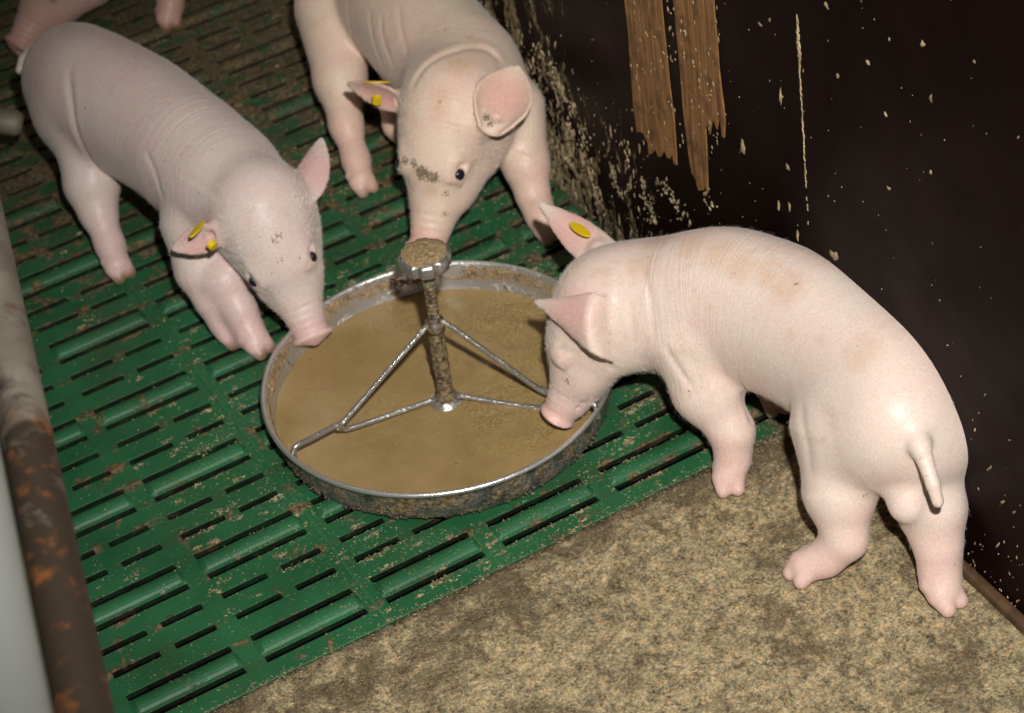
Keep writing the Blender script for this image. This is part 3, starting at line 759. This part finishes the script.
    for (line, dep, wd_) in spec.get('folds', []):
        hit = []
        for (x_, y_) in line:
            m_ = np.where(np.hypot(qx - x_, qy - y_) < 4)[0]
            if len(m_): hit.append(V[m_[dz[m_].argmin()]])
        if len(hit) < 2: continue
        path = np.array(smooth_path(hit, 8)); best = np.full(len(V), 9.0); tb = np.zeros(len(V))
        for q_, (a_, b_) in enumerate(zip(path[:-1], path[1:])):
            ba = b_ - a_; t_ = np.clip((V - a_) @ ba / (ba @ ba + 1e-12), 0, 1); d_ = np.linalg.norm(V - a_ - t_[:, None] * ba, axis=1)
            m_ = d_ < best; best[m_] = d_[m_]; tb[m_] = (q_ + t_[m_]) / (len(path) - 1)
        env = np.clip(np.minimum(tb, 1 - tb) * 5, 0, 1); x_ = best / wd_
        off_ += dep * env * (-np.exp(-x_ ** 2 * 3) + 0.16 * np.exp(-((x_ - 1.4) / 0.7) ** 2))
    V = V + NV * off_[:, None]
    # colour zones: pinker skin, dirt with painted ear-canal shade, horn
    pink = np.zeros(len(V)); dirt = np.zeros(len(V)); horn = np.zeros(len(V))
    sm = lambda d, r: np.clip(1 - d / r, 0, 1) ** 1.3
    pink = np.maximum(pink, sm(np.linalg.norm(V - H(0.112, 0, -0.012), axis=1), 0.050) * 1.2)
    for ep in earpts:
        c = ep.reshape(45, 27, 3)[22, 13]; pink = np.maximum(pink, 0.7 * np.clip(1.6 - np.linalg.norm(V - c, axis=1) / 0.028, 0, 1))
    for e in eyes: pink = np.maximum(pink, 0.9 * sm(np.linalg.norm(V - e, axis=1), 0.018)); dirt = np.maximum(dirt, 0.62 * sm(np.linalg.norm(V - (e + f * .006 - u * .008), axis=1), 0.013))
    pink = np.maximum(pink, 0.55 * np.clip(1 - V[:, 2] / 0.11, 0, 1))
    for b_, d in hoofs: horn = np.maximum(horn, np.clip(1.5 - np.linalg.norm((V - (b_ + d * 0.004)) * [1, 1, 1.3], axis=1) / 0.010, 0, 1) * spec.get('horn', 0.6))
    dv = V - CAM; dz = dv @ FW; qx = 512 + FPX * (dv @ RT) / dz; qy = 356.5 - FPX * (dv @ UP) / dz
    for (x_, y_, r, am) in spec.get('dirt', []):
        m_ = np.where(np.hypot(qx - x_, qy - y_) < 5)[0]
        if not len(m_): continue
        c = V[m_[dz[m_].argmin()]]; dirt = np.maximum(dirt, am * np.clip(1.4 * (1 - np.linalg.norm(V - np.array(c), axis=1) / r), 0, 1))
    stain = np.zeros(len(V))
    for (x_, y_, r) in spec.get('stain', []):
        m_ = np.where(np.hypot(qx - x_, qy - y_) < 5)[0]
        if len(m_): stain = np.maximum(stain, np.clip(1.3 * (1 - np.linalg.norm(V - V[m_[dz[m_].argmin()]], axis=1) / r), 0, 1))
    dirt = np.maximum(dirt, 0.42 * np.clip(1 - V[:, 2] / 0.016, 0, 1))
    cc_ = np.array(cen + [H(-0.02, 0, 0), H(0.04, 0, 0), H(0.12, 0, 0)]); seg = np.concatenate([[0], np.cumsum(np.linalg.norm(np.diff(cc_, axis=0), axis=1))])
    fine_c = np.stack([np.interp(np.linspace(0, seg[-1], 300), seg, cc_[:, k]) for k in range(3)], 1)
    near = np.concatenate([((V[i:i + 8000, None, :] - fine_c[None]) ** 2).sum(2).argmin(1) for i in range(0, len(V), 8000)])
    along_s = near * seg[-1] / 299; rel = V - fine_c[near]
    kk = np.ones(9) / 9
    alongv = np.stack([along_s, rel[:, 2] * 0.25, np.clip(1 - np.abs(along_s - seg[-5] * 0.93) / 0.16, 0, 1)], 1)
    org = np.array([sp[len(sp) // 2][0][0], sp[len(sp) // 2][0][1], 0.0])
    root = empty('piglet', org.tolist()); tag(root, label, 'piglet', 'young pigs in the pen')
    me = bpy.data.meshes.new('body'); me.from_pydata((V - org).tolist(), [], F.tolist())
    me.polygons.foreach_set('use_smooth', [True] * len(me.polygons))
    me.materials.append(mat); ca = me.color_attributes.new('zones', 'FLOAT_COLOR', 'POINT')
    ca.data.foreach_set('color', np.stack([np.clip(pink, 0, 1), np.clip(dirt, 0, 1), np.clip(horn, 0, 1), stain], 1).astype(np.float32).ravel())
    va = me.attributes.new('fold', 'FLOAT_VECTOR', 'POINT'); va.data.foreach_set('vector', alongv.astype(np.float32).ravel())
    me.update(); body = link(bpy.data.objects.new('body', me), root)
    for sg, e in zip((1, -1), eyes):
        bm = bmesh.new(); bmesh.ops.create_uvsphere(bm, u_segments=20, v_segments=14, radius=0.0058 * K)
        o = bm_obj('eye', bm, EYE, root); o.location = (e + l * sg * 0.0016 * K + u * 0.0014 * K - org).tolist()
    # yellow tag: flat plate on the back of the ear, button on the inside
    if 'tag' in spec:
        cc, ax, bx, bt = spec['tag']; N = unit(np.cross(ax, bx)); n = 30
        def plate(cc, ax, bx, N, lx, wx, th):
            V = []; F = []
            for (k_, s_) in ((-.5, .93), (-.3, 1), (.3, 1), (.5, .93)):
                for i in range(n):
                    a = 2 * math.pi * i / n; V.append(cc - org + ax * lx * s_ * math.cos(a) + bx * wx * s_ * math.sin(a) + N * th * k_)
            for q in range(3):
                for i in range(n): F.append((q * n + i, q * n + (i + 1) % n, (q + 1) * n + (i + 1) % n, (q + 1) * n + i))
            F.append(tuple(range(n))); F.append(tuple(3 * n + i for i in range(n))[::-1]); return V, F
        V1, F1 = plate(cc, ax, bx, N, 0.0160, 0.0100, 0.0022); tg = mesh_obj('ear_tag', V1, F1, YEL, root, smooth=False)
        V1, F1 = tube([bt - unit(bt - cc) * .003 - org, bt + unit(bt - cc) * .004 - org], [0.0062, 0.0056], 20); mesh_obj('button', V1, F1, YEL, tg, smooth=False)
    # short pale bristles on face, chin, nape and back
    me.calc_loop_triangles() if hasattr(me, 'calc_loop_triangles') else None
    nrm = np.empty(len(V) * 3, np.float32); me.vertices.foreach_get('normal', nrm); nrm = nrm.reshape(-1, 3)
    hd = np.linalg.norm(V - H(0.02, 0, 0), axis=1); wgt = 0.10 + 1.6 * np.clip(1 - hd / 0.11, 0, 1) - 1.2 * np.clip(1 - np.linalg.norm(V - H(0.112, 0, -.012), axis=1) / 0.030, 0, 1)
    wgt = np.clip(wgt, 0, None) * (V[:, 2] > 0.02); wgt /= wgt.sum()
    n = spec.get('hairs', 9000); pick = nrs.choice(len(V), n, p=wgt)
    p = V[pick]; nn = nrm[pick]; cen_t = np.array(cen)
    tdir = np.array([-f] * n)
    far = hd[pick] > 0.075
    ax0 = unit(cen_t[0] - cen_t[-1]); tdir[far] = ax0
    tdir = tdir + np.array([0, 0, -0.55]) + nrs.normal(0, 0.25, (n, 3))
    tt = tdir - nn * (tdir * nn).sum(1)[:, None]; tt /= np.linalg.norm(tt, axis=1)[:, None] + 1e-6
    dd = tt * 0.85 + nn * 0.5; dd /= np.linalg.norm(dd, axis=1)[:, None]
    ln = (0.0035 + 0.0045 * nrs.rand(n) ** 2)[:, None]; sd = np.cross(dd, nn); sd /= np.linalg.norm(sd, axis=1)[:, None] + 1e-6
    up_ = np.cross(sd, dd); wdh = 0.00013
    HV = np.stack([p + sd * wdh, p - sd * wdh, p + up_ * wdh, p + dd * ln], 1).reshape(-1, 3) - org
    b = np.arange(n)[:, None, None] * 4
    HF = (np.array([(0, 1, 3), (1, 2, 3), (2, 0, 3)])[None] + b).reshape(-1, 3)
    hm = bpy.data.meshes.new('bristles'); hm.from_pydata(HV.tolist(), [], HF.tolist()); hm.materials.append(HAIR)
    ho = link(bpy.data.objects.new('bristles', hm), root); ho['kind'] = 'stuff'
    return root

def Lg(pts, toe, s=1.0): return dict(pts=[(P(*a[:3]), a[3]) for a in pts], toe=toe, s=s)
def sp_(x, y, z, rw, rh): return (*P(x, y, z), rw, rh)

#PIGS
SK1 = m_skin('skin_bright', (0.73, 0.60, 0.505), (0.725, 0.465, 0.395), 0.0, blot=0.5)
SK2 = m_skin('skin_middle', (0.71, 0.555, 0.425), (0.70, 0.425, 0.345), 3.1, blot=0.6)
SK3 = m_skin('skin_left', (0.65, 0.54, 0.47), (0.67, 0.445, 0.40), 5.7, blot=0.6)
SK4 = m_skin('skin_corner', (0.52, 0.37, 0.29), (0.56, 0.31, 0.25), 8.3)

# piglet at the right, rump to the camera, snout in the bowl
sk = P(603, 309, 0.155)
piglet(dict(
    spine=[sp_(897, 438, 0.160, 0.060, 0.066), sp_(888, 398, 0.172, 0.069, 0.082), sp_(816, 338, 0.174, 0.070, 0.088), sp_(738, 306, 0.172, 0.067, 0.087), sp_(692, 304, 0.164, 0.062, 0.076), sp_(648, 306, 0.150, 0.056, 0.064)],
    skull=sk, face=P(552, 398, 0.058) - sk, roll=0.50,
    ears=[dict(base=P(600, 328, 0.202), tip=P(526, 299, 0.178), side=-UP - RT * 0.03, raw=1, w=0.031, cup=0.4, face=FW, bend=0.004, wide=2, canal=False),
          dict(base=P(600, 252, 0.170), tip=P(534, 198, 0.185), side=P(575, 250, 0.15) - P(590, 225, 0.165), w=0.020, cup=0.6, face=(-0.5, 0, -1), wide=True, canal=False)],
    legs=[Lg([(692, 340, .145, .048), (706, 390, .098, .035), (732, 432, .058, .0225), (733, 458, .030, .0170), (728, 476, .016, .0165)], (-0.35, -0.75)),
          Lg([(745, 300, .13, .040), (760, 350, .085, .030), (772, 375, .05, .019), (775, 395, .018, .016)], (-0.3, -0.9)),
          Lg([(848, 435, .135, .060), (840, 492, .088, .036), (845, 538, .048, .0215), (826, 558, .024, .0170), (806, 566, .015, .0170)], (-0.95, -0.1), 1.05),
          Lg([(922, 450, .125, .048), (932, 510, .085, .033), (938, 545, .055, .0225), (940, 575, .026, .0190), (943, 592, .016, .0175)], (0.15, -1.0), 1.10)],
    tail=[[(P(916, 436, .198), .011), (P(925, 460, .190), .0085), (P(933, 484, .176), .0072), (P(938, 502, .160), .0060)]],
    lumps=[(P(868, 420, .15), .068, .02), (P(926, 435, .15), .054, .02), (P(908, 504, .112), .020, .02)],
    tag=(P(580, 229.5, .188), unit(P(598, 238, .17) - P(563, 221, .17)), unit(FW * .8 + UP * .6), P(586, 238, .150)), dirt=[(562, 382, .010, .55)], horn=0.15, head_scale=1.22, squint=True,
    folds=[([(604, 362), (611, 375), (620, 390), (630, 402)], .0026, .0065), ([(640, 262), (647, 300), (650, 340), (656, 380)], .0014, .007), ([(662, 345), (676, 372), (692, 392)], .0020, .007), ([(735, 372), (748, 398), (756, 425)], .0024, .007), ([(797, 400), (803, 440), (806, 480)], .0014, .010), ([(626, 300), (630, 340), (638, 375)], .0012, .006)],
    stain=[(690, 242, .034), (716, 250, .036), (740, 262, .03), (784, 285, .034), (768, 268, .03), (655, 238, .03), (860, 350, .035), (640, 262, .03)]),
    'pale piglet by the dark wall, rump to the camera, snout in the bowl', SK1, 1)

# piglet coming from the top, muddy patch on its face
sk = P(451, 117, 0.172)
piglet(dict(
    spine=[sp_(362, -45, 0.155, 0.070, 0.074), sp_(392, -5, 0.162, 0.074, 0.080), sp_(428, 38, 0.162, 0.074, 0.080), sp_(464, 78, 0.158, 0.070, 0.076), sp_(466, 98, 0.155, 0.060, 0.066)],
    skull=sk, face=RT * -0.23 - UP * 0.97 + FW * -0.02, up=-FW, roll=0.42,
    ears=[dict(base=P(406, 102, 0.185), tip=P(342, 82, 0.180), side=(0, 0.4, 1), w=0.0155, cup=0.5, face=(-.2, -1, 0)),
          dict(base=P(493, 127, 0.193), tip=P(521, 60, 0.226), side=RT - UP * .2, w=0.033, cup=0.75, face=(-.2, -1, .2))],
    legs=[Lg([(335, 15, .130, .052), (340, 80, .085, .033), (346, 125, .055, .020), (356, 160, .028, .0160), (361, 180, .016, .0160)], (0.1, -1.0)),
          Lg([(420, 70, .12, .040), (397, 100, .080, .022), (397, 125, .050, .016), (416, 150, .016, .014)], (0, -1.0)),
          Lg([(512, 110, .130, .042), (526, 165, .080, .027), (533, 195, .050, .019), (540, 215, .026, .0160), (546, 228, .015, .0155)], (0.05, -1.0)),
          Lg([(430, -30, .12, .045), (450, 20, .07, .025), (460, 50, .015, .016)], (0, -1.0))],
    lumps=[(P(335, -5, .15), .052, .02)],
    tag=(P(377, 82, .196), RT, unit(FW * .95 + UP * .15), P(377, 100, .190)), dirt=[(418, 176, .016, 1.2), (431, 182, .013, 1.1), (410, 166, .010, .95), (400, 160, .010, .9), (447, 198, .010, .62), (446, 218, .009, .6), (459, 183, .007, .75), (488, 113, .008, 1.1), (491, 119, .007, 1.0)], stain=[(440, 100, .03), (460, 60, .03)], horn=0.6, head_scale=1.42,  # closing dirt spots paint the dark of the ear canal, the rest is mud
    folds=[([(408, 92), (420, 66), (452, 48), (495, 50), (528, 74)], .0028, .009), ([(345, 0), (350, 40), (360, 72)], .0024, .008), ([(378, 10), (380, 40), (392, 72)], .0010, .006), ([(366, 10), (370, 42), (382, 72)], .0010, .006), ([(395, 0), (398, 32), (404, 60)], .0010, .006)]),
    'piglet above the bowl facing the camera, muddy patch on its forehead', SK2, 2)

# piglet at the left
sk = P(264, 220, 0.162)
piglet(dict(
    spine=[sp_(74, 78, 0.155, 0.064, 0.068), sp_(96, 94, 0.165, 0.073, 0.080), sp_(146, 122, 0.165, 0.073, 0.083), sp_(196, 160, 0.163, 0.068, 0.080), sp_(228, 188, 0.155, 0.060, 0.070)],
    skull=sk, face=RT * 0.38 - UP * 0.92, up=-FW, roll=0.0,
    ears=[dict(base=P(298, 200, 0.180), tip=P(324, 132, 0.200), side=P(330, 190, .16) - P(300, 170, .16), w=0.022, cup=0.6, face=(.3, -1, -.2)),
          dict(base=P(220, 232, 0.172), tip=P(168, 251, 0.150), side=(0, 0.5, 0.9), w=0.0150, cup=0.5, face=(-.2, -1, -.3))],
    legs=[Lg([(90, 145, .120, .046), (92, 185, .085, .033), (98, 212, .060, .022), (110, 245, .030, .0165), (117, 265, .017, .0165)], (0.2, -1.0)),
          Lg([(195, 225, .125, .042), (200, 270, .080, .028), (213, 300, .050, .020), (224, 322, .024, .016), (230, 332, .015, .016)], (0.2, -1.0)),
          Lg([(225, 225, .11, .038), (225, 280, .075, .024), (240, 310, .045, .018), (250, 332, .022, .0155), (256, 342, .015, .0155)], (0.35, -1.0)),
          Lg([(125, 100, .11, .040), (135, 125, .07, .022), (140, 150, .015, .015)], (0, -1.0))],
    tail=[[(P(46, 52, .190), .011), (P(32, 52, .188), .0088), (P(24, 60, .180), .0075), (P(20, 70, .172), .0060)]],
    lumps=[(P(78, 115, .14), .054, .02)],
    tag=(P(197, 229, .192), unit(P(209, 217, .16) - P(186, 241, .16)), unit(FW * .85 + UP * .35 - RT * .2), P(212, 245, .180)), dirt=[(277, 243, .012, .55), (284, 236, .008, .6), (284, 263, .010, .55), (302, 262, .007, .6)], horn=1.0, head_scale=1.30,
    folds=[([(66, 62), (68, 100), (76, 140), (96, 172), (112, 182)], .0026, .009), ([(142, 152), (152, 175), (160, 205)], .0012, .007), ([(176, 175), (195, 182), (222, 200)], .0008, .007), ([(235, 262), (255, 290), (275, 312)], .0010, .006)]),
    'piglet at the left, its snout just over the bowl rim', SK3, 3)

# piglet cut off by the top left corner
sk = P(74, -47, 0.115)
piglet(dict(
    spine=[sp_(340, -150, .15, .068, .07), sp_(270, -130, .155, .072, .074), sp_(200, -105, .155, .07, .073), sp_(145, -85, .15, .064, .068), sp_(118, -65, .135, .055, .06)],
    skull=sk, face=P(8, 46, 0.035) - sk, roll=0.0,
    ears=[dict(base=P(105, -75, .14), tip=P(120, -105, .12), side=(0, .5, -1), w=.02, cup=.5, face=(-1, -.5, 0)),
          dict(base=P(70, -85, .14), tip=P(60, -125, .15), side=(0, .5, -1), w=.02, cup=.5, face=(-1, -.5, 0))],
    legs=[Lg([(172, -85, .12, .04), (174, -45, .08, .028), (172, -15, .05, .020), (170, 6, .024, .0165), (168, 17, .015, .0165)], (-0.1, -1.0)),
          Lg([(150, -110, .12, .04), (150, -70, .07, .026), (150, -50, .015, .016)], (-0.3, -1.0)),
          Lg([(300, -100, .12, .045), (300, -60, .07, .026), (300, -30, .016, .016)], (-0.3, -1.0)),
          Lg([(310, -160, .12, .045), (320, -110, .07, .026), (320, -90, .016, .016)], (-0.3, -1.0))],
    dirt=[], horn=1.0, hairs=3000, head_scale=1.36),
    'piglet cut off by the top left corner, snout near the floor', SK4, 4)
#ENDPIGS

# ------------------------------------------------------------------ drinker at the left edge
A = P(23, 124, 0.10); B = P(-70, 112, 0.13); d = unit(A - B)
dk = empty('water_nipple', (B * [1, 1, 0]).tolist()); c0 = np.array(dk.location)
tag(dk, 'grey metal drinking nipple poking in at the left edge', 'drinker')
V, F = tube([B - c0, B - c0 + (A - B) * .55, B - c0 + (A - B) * .60, A - c0 - d * 0.008, A - c0], [.012, .012, .017, .017, .012], 20)
mesh_obj('spout', V, F, RAIL, dk)
V, F = tube([B * [1, 1, 0] - c0, B - c0], .013, 20); mesh_obj('post', V, F, RAIL, dk)

# ------------------------------------------------------------------ loose crumbs
def crumbs():
    rnd = random.Random(11); V = []; F = []
    def fl(x, y, z, s_):
        b = len(V); a = rnd.uniform(0, 6.28); t = rnd.uniform(-.5, .5); L = s_ * rnd.uniform(0.8, 2.2)
        dx, dy = math.cos(a), math.sin(a)
        for (p, q, r) in ((-L, 0, 0), (0, -s_ * .6, 0), (L, 0, s_ * t), (0, s_ * .6, 0), (0, 0, s_ * .7)):
            V.append((x + dx * p - dy * q, y + dy * p + dx * q, z + max(r, -0.0003)))
        for f_ in ((0, 1, 4), (1, 2, 4), (2, 3, 4), (3, 0, 4), (3, 2, 1, 0)): F.append(tuple(b + k for k in f_))
    n = 0
    while n < 20000:
        x = rnd.uniform(-0.25, WX - 0.01); y = rnd.uniform(EY - 0.42, EY + 0.004)
        if mnoise.noise(Vector((x * 12, y * 12, 9))) < rnd.uniform(-0.6, 0.3): continue
        fl(x, y, 0.0008, rnd.uniform(0.0003, 0.0010)); n += 1
    for _ in range(1000):                              # along the joint between concrete and slats
        fl(rnd.uniform(-0.2, WX - .01), EY + rnd.gauss(-.002, 0.006), 0.0004, rnd.uniform(0.0004, 0.0013))
    for _ in range(330):                               # wet clumps on the slats
        a = rnd.uniform(0, 6.28); r = 0.215 + abs(rnd.gauss(0, 0.10)); cx, cy = BX + r * math.cos(a), BY + r * math.sin(a)
        if rnd.random() < .35: cx, cy = rnd.uniform(0, WX - .02), rnd.uniform(EY, .6)
        if cy < EY or cx > WX - .02: continue
        v_ = (-cy / PP) % 1.0; o_ = min((0.12, .365, .615, .875), key=lambda o: abs(v_ - o))
        if abs(v_ - o_) < 0.05: cy += math.copysign(0.052 - abs(v_ - o_), -(v_ - o_)) * PP
        sg_ = rnd.uniform(.001, .004)
        for _ in range(rnd.randint(6, 26)):
            fl(cx + rnd.gauss(0, sg_ * 1.8), cy + rnd.gauss(0, sg_ * .7), abs(rnd.gauss(0, .0010)), rnd.uniform(.0006, .0016))
    n = 0
    while n < 15000:
        x = rnd.uniform(-0.2, WX - 0.01); y = rnd.uniform(EY, 0.95)
        r = math.hypot(x - BX, y - BY)
        if r < 0.2: continue
        dens = 0.10 + 0.9 * math.exp(-((r - 0.2) / 0.07) ** 2) + 0.5 * max(0, min(1, (x - 0.5) / 0.2)) + 0.35 * math.exp(-((x - 2 * S) / 0.02) ** 2)
        dens *= 0.4 + 1.3 * max(0, 0.3 + mnoise.noise(Vector((x * 14, y * 14, 4))))
        if rnd.random() > dens: continue
        u_ = (x / S) % 1.0; v_ = (-y / PP) % 1.0
        if 0.08 < u_ < 0.92 and min(abs(v_ - o) for o in (0.12, .365, .615, .875)) < 0.036:
            if rnd.random() < 0.45: continue
            o_ = min((0.12, .365, .615, .875), key=lambda o: abs(v_ - o)); y += ((v_ - o_) - math.copysign(0.036 + rnd.random() * .01, v_ - o_)) * PP
        zz = 0.0004 + (0.0055 if 0.08 < u_ < 0.92 and (v_ > 0.94 or v_ < 0.055) else 0)
        fl(x, y, zz, rnd.uniform(0.0003, 0.0012)); n += 1
    o = mesh_obj('loose_feed_crumbs', V, F, CHAFF, smooth=False)
    tag(o, 'loose dry feed crumbs and shavings scattered over floor and slats', 'crumbs', kind='stuff')
crumbs()
